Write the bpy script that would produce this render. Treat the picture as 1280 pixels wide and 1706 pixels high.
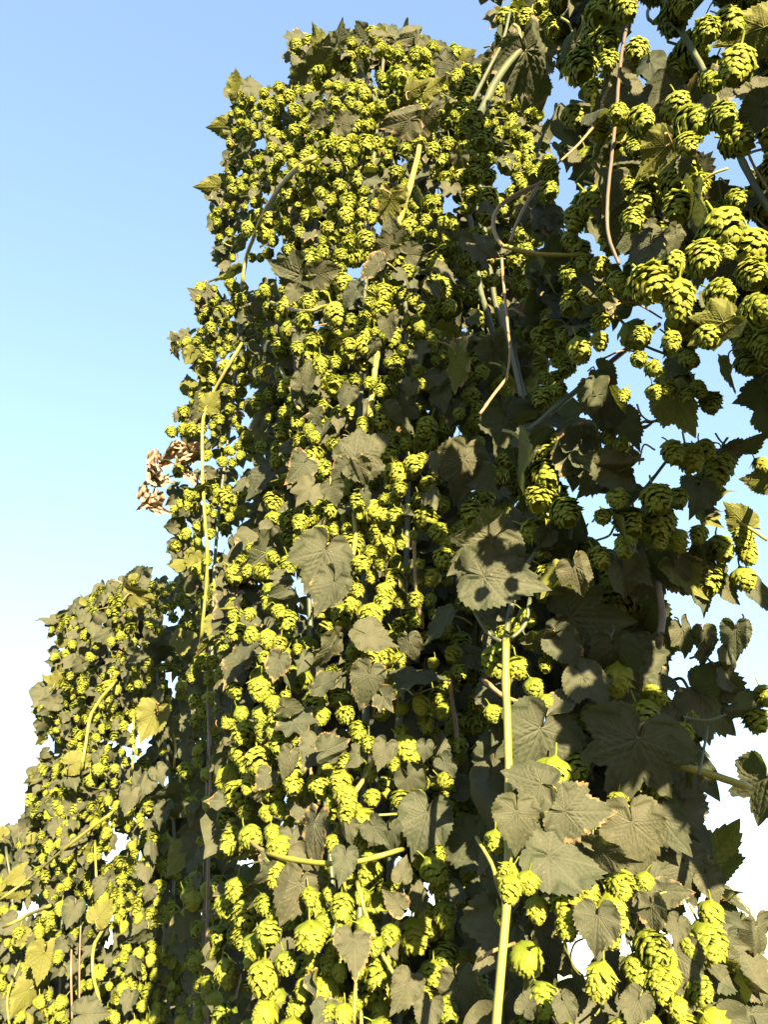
import bpy, math, random
import numpy as np
from mathutils import Vector, Matrix

random.seed(7)
RN = np.random.RandomState(11)
for o in list(bpy.data.objects):
    bpy.data.objects.remove(o)
SC = bpy.context.scene
COL = SC.collection
R = math.radians

# ------------------------------------------------------------------ camera
PITCH, FPX, CX, CY, EYE = R(32), 1289.0, 640.0, 853.0, 1.6
cam_d = bpy.data.cameras.new('camera')
cam = bpy.data.objects.new('camera', cam_d)
COL.objects.link(cam)
cam.location = (0, 0, EYE)
cam.rotation_euler = (R(90) + PITCH, 0, 0)
cam_d.sensor_fit = 'VERTICAL'
cam_d.sensor_height = 24
cam_d.lens = 24 * FPX / 1706.0
cam_d.clip_start = 0.05
cam_d.clip_end = 3000
SC.camera = cam

# ------------------------------------------------------------------ light
SUN_AZ, SUN_EL = R(-17), R(12)         # azimuth from straight behind the camera, negative = to its right
world = bpy.data.worlds.new('World')
SC.world = world
world.use_nodes = True
wn = world.node_tree.nodes
wl = world.node_tree.links
bg = wn['Background']
sky = wn.new('ShaderNodeTexSky')
sky.sky_type = 'NISHITA'
sky.sun_disc = False
sky.sun_elevation = SUN_EL
sky.sun_rotation = math.pi + SUN_AZ
sky.altitude = 0
sky.air_density = 1.0
sky.dust_density = 0.5
sky.ozone_density = 1.6
# a phone camera's tone curve flattens the sky: compress the sky's range a little
gm = wn.new('ShaderNodeGamma'); gm.inputs[1].default_value = .62
wl.new(sky.outputs[0], gm.inputs[0])
hs = wn.new('ShaderNodeHueSaturation'); hs.inputs['Saturation'].default_value = 1.22; hs.inputs['Hue'].default_value = .508
wl.new(gm.outputs[0], hs.inputs['Color'])
wl.new(hs.outputs[0], bg.inputs[0])
bg.inputs[1].default_value = 0.081

sun_d = bpy.data.lights.new('sun', 'SUN')
sun_d.energy = 5.0
sun_d.angle = R(0.5)
sun_d.color = (1.0, 0.73, 0.40)
sun = bpy.data.objects.new('sun', sun_d)
COL.objects.link(sun)
SDIR = Vector((-math.sin(SUN_AZ) * math.cos(SUN_EL), -math.cos(SUN_AZ) * math.cos(SUN_EL), math.sin(SUN_EL)))
sun.rotation_euler = SDIR.to_track_quat('Z', 'Y').to_euler()
sun.location = SDIR * 20

SC.view_settings.view_transform = 'Standard'
SC.view_settings.look = 'None'
SC.view_settings.exposure = 3.35
SC.view_settings.gamma = 1
SC.render.engine = 'CYCLES'
SC.cycles.max_bounces = 6
SC.cycles.diffuse_bounces = 3
SC.cycles.glossy_bounces = 2
SC.cycles.transmission_bounces = 3
SC.cycles.use_denoising = True

# ------------------------------------------------------------------ pixel (photograph) to world
CP, SP = math.cos(PITCH), math.sin(PITCH)
def pix(x, y, D):
    """Point of the vertical plane Y = D seen at photograph pixel (x, y), and metres per pixel there."""
    u, v = (x - CX) / FPX, (CY - y) / FPX
    dy = CP - v * SP
    s = D / dy
    return Vector((u * s, D, EYE + (SP + v * CP) * s)), s / FPX

def unit(v):
    return v.normalized()

# ------------------------------------------------------------------ materials
def nodes_of(name):
    m = bpy.data.materials.new(name)
    m.use_nodes = True
    nt = m.node_tree
    nt.nodes.clear()
    return m, nt.nodes, nt.links

def mixrgb(n, l, fac, a, b, mode='MIX'):
    x = n.new('ShaderNodeMix'); x.data_type = 'RGBA'; x.blend_type = mode
    for k, val in ((0, fac), (6, a), (7, b)):
        if isinstance(val, (int, float)):
            x.inputs[k].default_value = val
        elif isinstance(val, tuple):
            x.inputs[k].default_value = (*val, 1)
        else:
            l.new(val, x.inputs[k])
    return x.outputs[2]

def math_(n, l, op, a, b=None, clamp=False):
    x = n.new('ShaderNodeMath'); x.operation = op; x.use_clamp = clamp
    for k, val in ((0, a), (1, b)):
        if val is None: continue
        if isinstance(val, (int, float)): x.inputs[k].default_value = val
        else: l.new(val, x.inputs[k])
    return x.outputs[0]

def attr(n, name):
    a = n.new('ShaderNodeAttribute'); a.attribute_name = name
    return a.outputs['Fac']

def maprange(n, l, v, a, b, c=0.0, d=1.0):
    x = n.new('ShaderNodeMapRange'); x.clamp = True
    l.new(v, x.inputs[0])
    for k, val in zip((1, 2, 3, 4), (a, b, c, d)): x.inputs[k].default_value = val
    return x.outputs[0]

def noise(n, l, vec, scale, detail=3.0):
    x = n.new('ShaderNodeTexNoise'); x.inputs['Scale'].default_value = scale; x.inputs['Detail'].default_value = detail
    l.new(vec, x.inputs['Vector'])
    return x.outputs['Fac']

def seed_of(n, l):
    oi = n.new('ShaderNodeObjectInfo')
    return math_(n, l, 'FRACT', math_(n, l, 'ADD', oi.outputs['Random'], attr(n, 'tint')))

def finish(n, l, colour, tcolour, tw, rough, spec, bump=None):
    p = n.new('ShaderNodeBsdfPrincipled')
    l.new(colour, p.inputs['Base Color'])
    p.inputs['Roughness'].default_value = rough
    p.inputs['Specular IOR Level'].default_value = spec
    out = n.new('ShaderNodeOutputMaterial')
    if bump is not None:
        b = n.new('ShaderNodeBump'); b.inputs['Strength'].default_value = bump[1]; b.inputs['Distance'].default_value = bump[2]
        l.new(bump[0], b.inputs['Height']); l.new(b.outputs[0], p.inputs['Normal'])
    if tw > 0:
        t = n.new('ShaderNodeBsdfTranslucent'); l.new(tcolour, t.inputs[0])
        mx = n.new('ShaderNodeMixShader'); mx.inputs[0].default_value = tw
        l.new(p.outputs[0], mx.inputs[1]); l.new(t.outputs[0], mx.inputs[2])
        l.new(mx.outputs[0], out.inputs[0])
    else:
        l.new(p.outputs[0], out.inputs[0])

def local_coord(n, l, seed):
    tc = n.new('ShaderNodeTexCoord')
    cb = n.new('ShaderNodeCombineXYZ')
    s = math_(n, l, 'MULTIPLY', seed, 37.0)
    for k in range(3): l.new(s, cb.inputs[k])
    add = n.new('ShaderNodeVectorMath'); add.operation = 'ADD'
    l.new(tc.outputs['Object'], add.inputs[0]); l.new(cb.outputs[0], add.inputs[1])
    return add.outputs[0]

def leaf_material(name, top_a, top_b, under, veinc, dry, dryness):
    m, n, l = nodes_of(name)
    sd = seed_of(n, l)
    # uv-like coordinates stored on the mesh, so merged foliage behaves like single leaves
    at = n.new('ShaderNodeAttribute'); at.attribute_name = 'blade'
    cb = n.new('ShaderNodeCombineXYZ'); k37 = math_(n, l, 'MULTIPLY', sd, 37.0); l.new(k37, cb.inputs[2])
    ad = n.new('ShaderNodeVectorMath'); ad.operation = 'ADD'; l.new(at.outputs['Vector'], ad.inputs[0]); l.new(cb.outputs[0], ad.inputs[1])
    co = ad.outputs[0]
    top = mixrgb(n, l, sd, top_a, top_b)
    nz = noise(n, l, co, 3.2, 4)
    top = mixrgb(n, l, maprange(n, l, nz, .35, .7, 0, .55), top, tuple(c * .72 for c in top_b))
    vein = attr(n, 'vein')
    top = mixrgb(n, l, math_(n, l, 'MULTIPLY', vein, .75), top, veinc)
    geo = n.new('ShaderNodeNewGeometry')
    und = mixrgb(n, l, math_(n, l, 'MULTIPLY', vein, .6), under, tuple(c * .6 for c in under))
    col = mixrgb(n, l, geo.outputs['Backfacing'], top, und)
    # dry margins, scorched patches and small pale spots
    sd2 = math_(n, l, 'FRACT', math_(n, l, 'MULTIPLY', sd, 7.31))
    e = math_(n, l, 'ADD', attr(n, 'edge'), math_(n, l, 'MULTIPLY', noise(n, l, co, 4.5, 5), 1.1))
    lim = math_(n, l, 'SUBTRACT', 2.02, math_(n, l, 'MULTIPLY', sd2, dryness))
    dm = maprange(n, l, math_(n, l, 'SUBTRACT', e, lim), 0, .12)
    col = mixrgb(n, l, dm, col, dry)
    sp = maprange(n, l, noise(n, l, co, 21, 1), .73, .80)
    col = mixrgb(n, l, math_(n, l, 'MULTIPLY', sp, .55), col, tuple(min(1, c * 1.1) for c in dry))
    tcol = mixrgb(n, l, dm, (0.07, 0.095, 0.012), dry)
    fine = noise(n, l, co, 42, 2)
    finish(n, l, col, tcol, .25, .6, .11, (fine, .25, .004))
    return m

MAT_LEAF = leaf_material('hop_leaf_green', (.053, .057, .036), (.027, .038, .027), (.072, .085, .022), (.054, .062, .048), (.16, .115, .065), .58)
MAT_LEAF_FAR = leaf_material('hop_leaf_distant', (.047, .055, .042), (.031, .043, .032), (.080, .090, .026), (.062, .064, .036), (.155, .12, .07), .46)
MAT_DRY = leaf_material('dried_leaf_brown', (.30, .235, .20), (.25, .185, .15), (.32, .25, .20), (.13, .09, .07), (.24, .185, .14), .5)

def cone_material(name, a, b, tipc, tr):
    m, n, l = nodes_of(name)
    sd = seed_of(n, l)
    geo = n.new('ShaderNodeNewGeometry')
    ri = geo.outputs['Random Per Island']
    col = mixrgb(n, l, sd, a, b)
    col = mixrgb(n, l, maprange(n, l, ri, 0, 1, 0, .45), col, tuple(c * .62 for c in b))
    tip = attr(n, 'along')
    col = mixrgb(n, l, maprange(n, l, tip, .55, 1, 0, .55), col, tipc)
    brown = math_(n, l, 'MULTIPLY', maprange(n, l, ri, .90, .94), maprange(n, l, tip, .5, 1))
    col = mixrgb(n, l, math_(n, l, 'MULTIPLY', brown, .8), col, (.12, .09, .04))
    lobe = attr(n, 'across')
    finish(n, l, col, tr_col(n, l, col, tr), .40, .55, .16, (lobe, .35, .002))
    return m
def tr_col(n, l, col, t):
    return mixrgb(n, l, .5, col, t)

MAT_CONE = cone_material('hop_cone_bracts', (.180, .215, .024), (.110, .162, .019), (.230, .25, .055), (.17, .24, .014))
MAT_CONE_FAR = cone_material('hop_cone_bracts_distant', (.168, .202, .026), (.122, .168, .022), (.20, .218, .048), (.17, .22, .020))

def stem_material(name, a, b, c):
    m, n, l = nodes_of(name)
    sd = seed_of(n, l)
    tc = n.new('ShaderNodeTexCoord')
    mp = n.new('ShaderNodeMapping'); mp.inputs['Scale'].default_value = (1, 1, .25); l.new(tc.outputs['Object'], mp.inputs[0])
    col = mixrgb(n, l, maprange(n, l, noise(n, l, mp.outputs[0], 30, 3), .35, .65), a, b)
    col = mixrgb(n, l, maprange(n, l, noise(n, l, mp.outputs[0], 9, 2), .55, .72), col, c)
    finish(n, l, col, col, 0, .5, .35, (noise(n, l, mp.outputs[0], 120, 2), .3, .002))
    return m
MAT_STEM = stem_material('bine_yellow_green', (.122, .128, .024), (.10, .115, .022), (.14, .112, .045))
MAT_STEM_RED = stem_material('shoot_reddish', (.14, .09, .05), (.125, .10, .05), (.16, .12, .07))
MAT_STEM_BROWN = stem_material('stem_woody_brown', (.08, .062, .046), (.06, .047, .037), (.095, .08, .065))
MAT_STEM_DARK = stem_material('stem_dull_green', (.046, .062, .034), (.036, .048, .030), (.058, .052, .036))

# ------------------------------------------------------------------ mesh building
def new_mesh(name, V, F, mat, floats=None, vecs=None, smooth=True):
    V = np.asarray(V, dtype=np.float32)
    F = np.asarray(F, dtype=np.int32)
    me = bpy.data.meshes.new(name)
    k = F.shape[1]
    me.vertices.add(len(V)); me.vertices.foreach_set('co', V.ravel())
    me.loops.add(F.size); me.loops.foreach_set('vertex_index', F.ravel())
    me.polygons.add(len(F))
    me.polygons.foreach_set('loop_start', np.arange(0, F.size, k, dtype=np.int32))
    me.polygons.foreach_set('use_smooth', np.full(len(F), smooth))
    me.update(calc_edges=True)
    for nm, arr in (floats or {}).items():
        a = me.attributes.new(nm, 'FLOAT', 'POINT'); a.data.foreach_set('value', np.asarray(arr, dtype=np.float32))
    for nm, arr in (vecs or {}).items():
        a = me.attributes.new(nm, 'FLOAT_VECTOR', 'POINT'); a.data.foreach_set('vector', np.asarray(arr, dtype=np.float32).ravel())
    me.materials.append(mat)
    return me

def grid_faces(nu, nv, off=0, wrap=False):
    f = []
    for i in range(nu if wrap else nu - 1):
        i2 = (i + 1) % nu
        for j in range(nv - 1):
            f.append((off + i * nv + j, off + i2 * nv + j, off + i2 * nv + j + 1, off + i * nv + j + 1))
    return f

# ---- hop cone: overlapping pointed bracts round an axis; top at z = 0, tip at z = -1
def cone_arrays(rng, levels, per, na, nb, fat, open_, flare, wid=.235):
    V, F, AL, AC = [], [], [], []
    zs = np.array([-.1, 0, .2, .4, .6, .8, 1.0, 1.25]); rs = np.array([.45, .66, .95, 1.0, .93, .70, .34, .12]) * fat
    env = lambda z: np.interp(z, zs, rs)
    az = rng.rand() * 6.28
    for i in range(levels):
        t = i / (levels - 1)
        for k in range(per):
            az += 2.39996 + rng.randn() * .10
            z0 = -.06 + .80 * t + rng.randn() * .015
            L = (.32 - .09 * t) * wid ** .25 / .178 ** .25 * (1 + rng.randn() * .08)
            W = wid * (1 - .38 * t) * (1 + rng.randn() * .07)
            lift = (.02 + open_ * (.6 + .8 * rng.rand())) * (1 - .3 * t)
            fl = flare * (.3 + rng.rand()) * (1.25 - t)
            if rng.rand() < .08: fl += .10
            b = np.linspace(0, 1, nb); a = np.linspace(-1, 1, na)
            A, B = np.meshgrid(a, b, indexing='ij')
            w = W * np.clip(np.sin(np.pi * (.10 + .90 * B) ** 1.15), 0, None) ** .7
            w = np.where(B > .999, .004, w)
            z = z0 + L * B ** 1.1
            s = np.clip(B / .5, 0, 1); s = s * s * (3 - 2 * s)
            rr = (.12 * fat) * (1 - s) + (env(z) + lift * B) * s
            rr = rr + .012 * np.sin(A * 5 + B * 4 + rng.rand() * 6) * B
            rr = rr + fl * B ** 3 - .07 * A * A * np.sin(np.pi * B) * (1 - .5 * t) + .02 * (1 - np.abs(A)) * B
            th = az + A * w / np.maximum(rr, .10)
            off = len(AL)
            P = np.stack([rr * np.cos(th), rr * np.sin(th), -z], -1).reshape(-1, 3)
            V.append(P); AL += list(B.ravel()); AC += list((1 - np.abs(A)).ravel())
            F += grid_faces(na, nb, off)
    # stalk: square little tube from the top upward
    off = len(AL)
    ring = np.linspace(0, 2 * np.pi, 5)[:-1]
    bend = rng.randn(2) * .10
    for q in range(4):
        h = q / 3.0
        for r_ in ring:
            V.append(np.array([[.035 * math.cos(r_) + bend[0] * h * h, .035 * math.sin(r_) + bend[1] * h * h, -.08 + .5 * h]]))
            AL.append(.0); AC.append(0)
    for q in range(3):
        for r_ in range(4):
            F.append((off + q * 4 + r_, off + q * 4 + (r_ + 1) % 4, off + q * 4 + 4 + (r_ + 1) % 4, off + q * 4 + 4 + r_))
    return np.concatenate(V), np.array(F), np.array(AL), np.array(AC)

CONES, CONES_LO, CONES_MID = [], [], []
for i in range(8):
    rng = np.random.RandomState(100 + i)
    fat = (.40, .36, .43, .33, .38, .46, .35, .40)[i]
    op = (.03, .05, .04, .05, .09, .03, .07, .06)[i]
    fl = (.05, .08, .05, .09, .14, .04, .11, .08)[i]
    CONES.append(cone_arrays(rng, 12, 7, 5, 6, fat, op * (.25, .5)[i % 2], fl * (.45, .85)[i % 2], .178))
for i in range(5):
    rng = np.random.RandomState(200 + i)
    CONES_LO.append(cone_arrays(rng, 7, 4, 3, 4, (.42, .38, .45, .36, .40)[i], .018, .05, .29))

for i in range(6):
    CONES_MID.append(cone_arrays(np.random.RandomState(250 + i), 11, 6, 3, 5, (.40, .36, .43, .37, .39, .44)[i], (.012, .02, .01, .025, .016, .01)[i], (.03, .05, .03, .06, .04, .03)[i], .19))
# ---- leaves
KEYS = {
 'h': ([0, 7, 18, 38, 65, 90, 120, 145, 162, 172, 179], [1.0, .87, .74, .65, .58, .555, .54, .49, .40, .28, .05]),
 't': ([0, 9, 20, 29, 38, 50, 60, 75, 95, 120, 145, 162, 172, 179], [1.0, .89, .76, .64, .68, .82, .74, .66, .62, .58, .52, .44, .30, .05]),
 'f': ([0, 9, 18, 25, 33, 46, 56, 65, 76, 94, 112, 130, 148, 164, 173, 179], [1.0, .88, .74, .58, .68, .92, .76, .60, .64, .76, .66, .58, .52, .44, .30, .05]),
}
VEINS = {'h': [(0, 1), (42, .66), (-42, .66), (85, .56), (-85, .56), (125, .48), (-125, .48)],
         't': [(0, 1), (50, .78), (-50, .78), (95, .54), (-95, .54), (135, .46), (-135, .46)],
         'f': [(0, 1), (46, .88), (-46, .88), (94, .70), (-94, .70), (135, .46), (-135, .46)]}

def leaf_arrays(rng, kind, nth, nr, curl=1.0, crumple=0.0):
    kx, ky = KEYS[kind]
    th = np.linspace(-179, 179, nth)
    asym = 1 + .06 * rng.randn()
    rad = np.interp(np.abs(th) * np.where(th > 0, asym, 1), kx, ky)
    rad = rad * (1 + .05 * np.sin(np.radians(th) * 3 + rng.rand() * 6))
    # serration, teeth leaning to the tip
    nt = 17 if kind == 'h' else 20
    ph = np.abs(th) / 180 * nt
    tooth = 1 - (ph % 1)
    rad = rad * (1 + .125 * (tooth - .5) * np.clip(1.2 - np.abs(th) / 220, 0, 1))
    tt = (np.arange(nr + 1) / nr) ** .9
    TH, T = np.meshgrid(np.radians(th), tt, indexing='ij')
    RR = rad[:, None] * T
    X, Y = RR * np.sin(TH), RR * np.cos(TH)
    segs = []
    for d, L in VEINS[kind]:
        v = np.array([math.sin(R(d)), math.cos(R(d))]); segs.append((np.zeros(2), v * L * .97, 1.0))
        for f in np.arange(.16, .9, .125):
            for sgn in (-1, 1):
                d2 = d + sgn * 44
                v2 = np.array([math.sin(R(d2)), math.cos(R(d2))])
                segs.append((v * L * f, v * L * f + v2 * L * .42 * (1.05 - f), .6))
    P = np.stack([X, Y], -1)
    vd = np.full(X.shape, 9.0); vatt = np.zeros(X.shape)
    for a, b, wgt in segs:
        ab = b - a
        q = np.clip(((P - a) @ ab) / (ab @ ab), 0, 1)
        d = np.linalg.norm(P - (a + q[..., None] * ab), axis=-1)
        vd = np.minimum(vd, d)
        vatt = np.maximum(vatt, wgt * np.exp(-(d / .020) ** 2))
    Z = .046 * np.minimum(vd, .055) / .055
    k1, k2 = rng.uniform(-.12, .38) * curl, rng.uniform(.0, .45) * curl
    Z = Z + k1 * np.abs(X) * (.4 + .6 * T) - k2 * np.where(Y > 0, Y, 0) ** 2 + rng.uniform(-.25, .1) * curl * X * X
    Z = Z + .075 * curl * T ** 2 * np.sin(TH * rng.randint(2, 4) + rng.rand() * 6) + .04 * curl * T ** 3 * np.sin(TH * 7 + rng.rand() * 6)
    if rng.rand() < .4:                         # one margin rolls under or over
        c = rng.uniform(.2, .45); s = rng.choice([-1, 1]); side = rng.choice([-1, 1])
        over = np.clip(side * X - c, 0, None); X = X - side * over * .35; Z = Z + s * over * 1.1
    if crumple:
        Z = Z + crumple * (np.sin(X * 9 + rng.rand() * 6) * np.cos(Y * 8 + rng.rand() * 6) * .18 + .25 * np.abs(X) * 2)
        X = X * (1 - .35 * crumple)
    V = np.stack([X, Y, Z], -1).reshape(-1, 3)
    F = grid_faces(nth, nr + 1)
    blade = np.stack([P[..., 0], P[..., 1], np.zeros(X.shape)], -1).reshape(-1, 3)
    # faces collapse at the centre ring, drop the doubled fan rather than keep degenerate quads
    return V, np.array(F), vatt.ravel(), np.broadcast_to(T, X.shape).ravel(), blade

LEAVES, LEAVES_LO, DRYL = {}, {}, []
for kind, cnt in (('h', 7), ('t', 6), ('f', 5)):
    LEAVES[kind] = [leaf_arrays(np.random.RandomState(300 + 17 * i + ord(kind)), kind, 121, 20, .9) for i in range(cnt)]
    LEAVES_LO[kind] = [leaf_arrays(np.random.RandomState(700 + 17 * i + ord(kind)), kind, 41, 6, 1.1) for i in range(4)]
DRYL = [leaf_arrays(np.random.RandomState(900 + i), 't', 61, 9, 1.6, 1.0) for i in range(4)]

MESH_CACHE = {}
def cone_mesh(i, far):
    key = ('c', i, far)
    if key not in MESH_CACHE:
        V, F, AL, AC = CONES[i]
        MESH_CACHE[key] = new_mesh('hop_cone', V, F, MAT_CONE_FAR if far else MAT_CONE, {'along': AL, 'across': AC, 'tint': np.zeros(len(V))})
    return MESH_CACHE[key]
def leaf_mesh(kind, i, mat):
    key = ('l', kind, i, mat.name)
    if key not in MESH_CACHE:
        V, F, ve, ed, bl = (DRYL[i] if kind == 'd' else LEAVES[kind][i])
        MESH_CACHE[key] = new_mesh('hop_leaf', V, F, mat, {'vein': ve, 'edge': ed, 'tint': np.zeros(len(V))}, {'blade': bl})
    return MESH_CACHE[key]

# ---- tubes
def catmull(pts, n=6):
    pts = [np.array(p, float) for p in pts]
    if len(pts) < 3: n = max(n, 4)
    p = [2 * pts[0] - pts[1]] + pts + [2 * pts[-1] - pts[-2]]
    out = []
    for i in range(1, len(p) - 2):
        for k in range(n):
            t = k / n
            out.append(.5 * ((2 * p[i]) + (-p[i - 1] + p[i + 1]) * t + (2 * p[i - 1] - 5 * p[i] + 4 * p[i + 1] - p[i + 2]) * t * t + (-p[i - 1] + 3 * p[i] - 3 * p[i + 1] + p[i + 2]) * t ** 3))
    out.append(pts[-1])
    return np.array(out)

def tube_arrays(path, r0, r1, sides=8, knots=0.0):
    path = np.asarray(path, float); n = len(path)
    tan = np.gradient(path, axis=0); tan /= np.linalg.norm(tan, axis=1)[:, None] + 1e-9
    ref = np.array([.31, -.42, .85]); V = []
    for i in range(n):
        a = np.cross(tan[i], ref); a /= np.linalg.norm(a) + 1e-9; b = np.cross(tan[i], a)
        f = i / max(1, n - 1); r = r0 + (r1 - r0) * f
        r *= 1 + knots * math.exp(-(((f * 3.2) % 1 - .5) / .05) ** 2)
        for k in range(sides):
            an = 2 * math.pi * k / sides
            rk = r * (1 + .10 * math.cos(3 * an + 2.0 * i / n))
            V.append(path[i] + rk * (math.cos(an) * a + math.sin(an) * b))
    F = []
    for i in range(n - 1):
        for k in range(sides):
            k2 = (k + 1) % sides
            F.append((i * sides + k, i * sides + k2, (i + 1) * sides + k2, (i + 1) * sides + k))
    for base, c in ((0, path[0]), ((n - 1) * sides, path[-1])):
        ci = len(V); V.append(c)
        for k in range(0, sides, 2):
            F.append((ci, base + k, base + (k + 1) % sides, base + (k + 2) % sides))
    return np.array(V), np.array(F)

# ------------------------------------------------------------------ scene objects
def link(name, me, parent=None, M=None, label=None, kind=None):
    o = bpy.data.objects.new(name, me)
    COL.objects.link(o)
    if parent is not None: o.parent = parent
    if M is not None: o.matrix_local = M
    if label: o['label'] = label
    if kind: o['kind'] = kind
    return o

def in_poly(poly, x, y):
    c = False; n = len(poly); j = n - 1
    for i in range(n):
        xi, yi = poly[i]; xj, yj = poly[j]
        if (yi > y) != (yj > y) and x < (xj - xi) * (y - yi) / (yj - yi) + xi: c = not c
        j = i
    return c
def span(poly, y):
    xs = []
    n = len(poly); j = n - 1
    for i in range(n):
        xi, yi = poly[i]; xj, yj = poly[j]
        if (yi > y) != (yj > y): xs.append((xj - xi) * (y - yi) / (yj - yi) + xi)
        j = i
    return (min(xs), max(xs)) if xs else (0, 1)

def inframe(x, y):
    return 1.0 if -10 < x < 1290 and -10 < y < 1716 else .01

def patch(x, y):
    return .6 * math.sin(x * .041 + 2 * math.sin(y * .013)) * math.cos(y * .037 + 1.7 * math.sin(x * .017)) + .4 * math.sin(x * .019 - y * .011 + 1)

class Plant:
    def __init__(s, label, poly, D, T, cone, base, holes=(), far=False, slope=None):
        s.poly, s.D, s.T, s.cone, s.holes, s.far = poly, D, T, cone, list(holes), far; s.hk = .5 if far else .6 if D == 1.95 else .85
        s.cap = {1.33: 50, 1.0: 60, .56: 66}.get(D, 30)
        s.slope = slope
        s.root = bpy.data.objects.new('hop_plant', None); COL.objects.link(s.root)
        s.root.empty_display_size = .2
        s.root.location = base
        s.root['label'] = label; s.root['category'] = 'hop plant'; s.root['group'] = 'climbing hop plants in the row'
        s.off = Vector(base)
        s.cones, s.leaves, s.front, s.blades, s.shoots = [], [], [], [], []
    def front_D(s, x, y):
        lo, hi = span(s.poly, y)
        u = (x - (lo + hi) / 2) / max(1, (hi - lo) / 2)
        b = math.sqrt(max(0, 1 - u * u))
        D = s.D + (s.slope(x, y) if s.slope else 0)
        return D - s.T * b, D + s.T * b
    def hole(s, x, y, m=0):
        return any(((x - a) / (w * s.hk + m)) ** 2 + ((y - b) / (h * s.hk + m)) ** 2 < 1 for a, b, w, h in s.holes)
    def shades(s, P):
        return s.D == .56 and any((P - a - SDIR * max(0, (P - a).dot(SDIR))).length < .05 and (P - a).dot(SDIR) > .05 for a in PROT)
    # --- cones
    def add_cone(s, x, y, px, depth=None, lay=0.0, hero=False, tilt=22):
        f, b = s.front_D(x, y)
        D = depth if depth is not None else f + (b - f) * lay
        P, mpp = pix(x, y, D)
        if not hero and s.shades(P): return
        L = px * mpp * (.93 if hero else .98)
        ax = Matrix.Rotation(random.gauss(0, R(tilt)), 3, 'X') @ Matrix.Rotation(random.gauss(0, R(tilt)), 3, 'Y') @ Matrix.Rotation(random.uniform(0, 6.28), 3, 'Z')
        w = L * random.uniform(.92, 1.12)
        M3 = ax @ Matrix.Diagonal((w, w, L))
        P = P - M3 @ Vector((0, 0, -.5))
        s.cones.append((px * (1.6 if hero else 1 - .6 * lay) * inframe(x, y), random.randrange(8), Matrix.Translation(P - s.off) @ M3.to_4x4()))
    # --- leaves
    def add_leaf(s, x, y, px, ang=-90, kind='h', depth=None, lay=0.0, flag='', hero=False, free=False):
        f, b = s.front_D(x, y)
        D = depth if depth is not None else f + (b - f) * lay
        P, mpp = pix(x, y, D)
        if not hero and s.shades(P): return
        L = px * mpp / 1.42 * (1.1 if hero else 1)
        tc = unit(Vector((0, 0, EYE)) - P)
        Rv = unit(Vector((0, 0, 1)).cross(tc)) if abs(tc.z) < .999 else Vector((1, 0, 0))
        U = tc.cross(Rv)
        if free:
            w_ = .45 if free == 'wall' else 1
            n = unit(Vector((random.gauss(.05, .6) * w_, random.gauss(-1, .4 * w_), random.gauss(.2, .5) * w_)))
            t = Vector((random.gauss(0, .5), random.gauss(-.1, .4), -1)); t = unit(t - n * t.dot(n))
        else:
            a = R(ang)
            t = Rv * math.cos(a) + U * math.sin(a)
            n = tc.copy()
            roll = random.gauss(0, R(14)); pit = random.gauss(0, R(14))
            if 'n' in flag: roll = R(random.choice([-1, 1]) * random.uniform(50, 64))
            if 'N' in flag: roll = R(random.choice([-1, 1]) * random.uniform(66, 76))
            if 'p' in flag: pit = R(random.uniform(35, 50))
            if 'r' in flag: roll = R(26)                  # turned away to the right, out of the sun
            if 'R' in flag: roll = R(42)
            if 'r' in flag or 'R' in flag:
                n = unit(tc * math.cos(roll) + Rv * math.sin(roll)); t = unit(t - n * t.dot(n)); roll = 0
            q = Matrix.Rotation(roll, 3, t); n = q @ n
            ax = n.cross(t); q = Matrix.Rotation(pit, 3, ax); n = q @ n; t = q @ t
            if 'u' in flag: n = -n
        X = t.cross(n)
        wx = 1.0 * random.uniform(.9, 1.1)
        M3 = Matrix((X * L * wx, t * L, n * L)).transposed()
        P = P - t * L * .28
        s.leaves.append((px * (2.2 if hero else 1 - .7 * lay) * inframe(x, y), kind, random.randrange(len(LEAVES.get(kind, DRYL))), Matrix.Translation(P - s.off) @ M3.to_4x4()))
        if lay < .3: s.blades.append((x, y, px * .42))
    def covered(s, x, y):
        return any((x - a) ** 2 + (y - b) ** 2 < r * r for a, b, r in s.blades)
    def add_stem(s, pts, wpx, name='bine', mat=None, depth=None, lay=0.25, taper=.8, label=None, knots=.25, straight=False):
        W, mm = [], []
        for p in pts:
            if len(p) == 3: D = p[2]
            else:
                f, b = s.front_D(*p); D = depth if depth is not None else f + (b - f) * lay
            q, mpp = pix(p[0], p[1], D); W.append(q - s.off); mm.append(mpp)
        if not straight:                       # both ends turn back into the foliage
            k_ = mm[len(mm) // 2] * 22 + wpx * mm[0] * 2
            eye_ = Vector((0, 0, EYE)) - s.off
            W = [W[0] + unit(W[0] - W[1]) * k_ * .3 + unit(W[0] - eye_) * k_ * 2] + W + [W[-1] + unit(W[-1] - W[-2]) * k_ * .3 + unit(W[-1] - eye_) * k_ * 2]
        r = wpx * mm[len(mm) // 2] * .5
        path = catmull(W, 7)
        path = path + RN.randn(*path.shape) * r * .04
        V, F = tube_arrays(path, r, r * taper, 8, knots)
        me = new_mesh(name, V, F, mat or MAT_STEM, {'tint': np.zeros(len(V))})
        return link(name, me, s.root, label=label)

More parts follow.
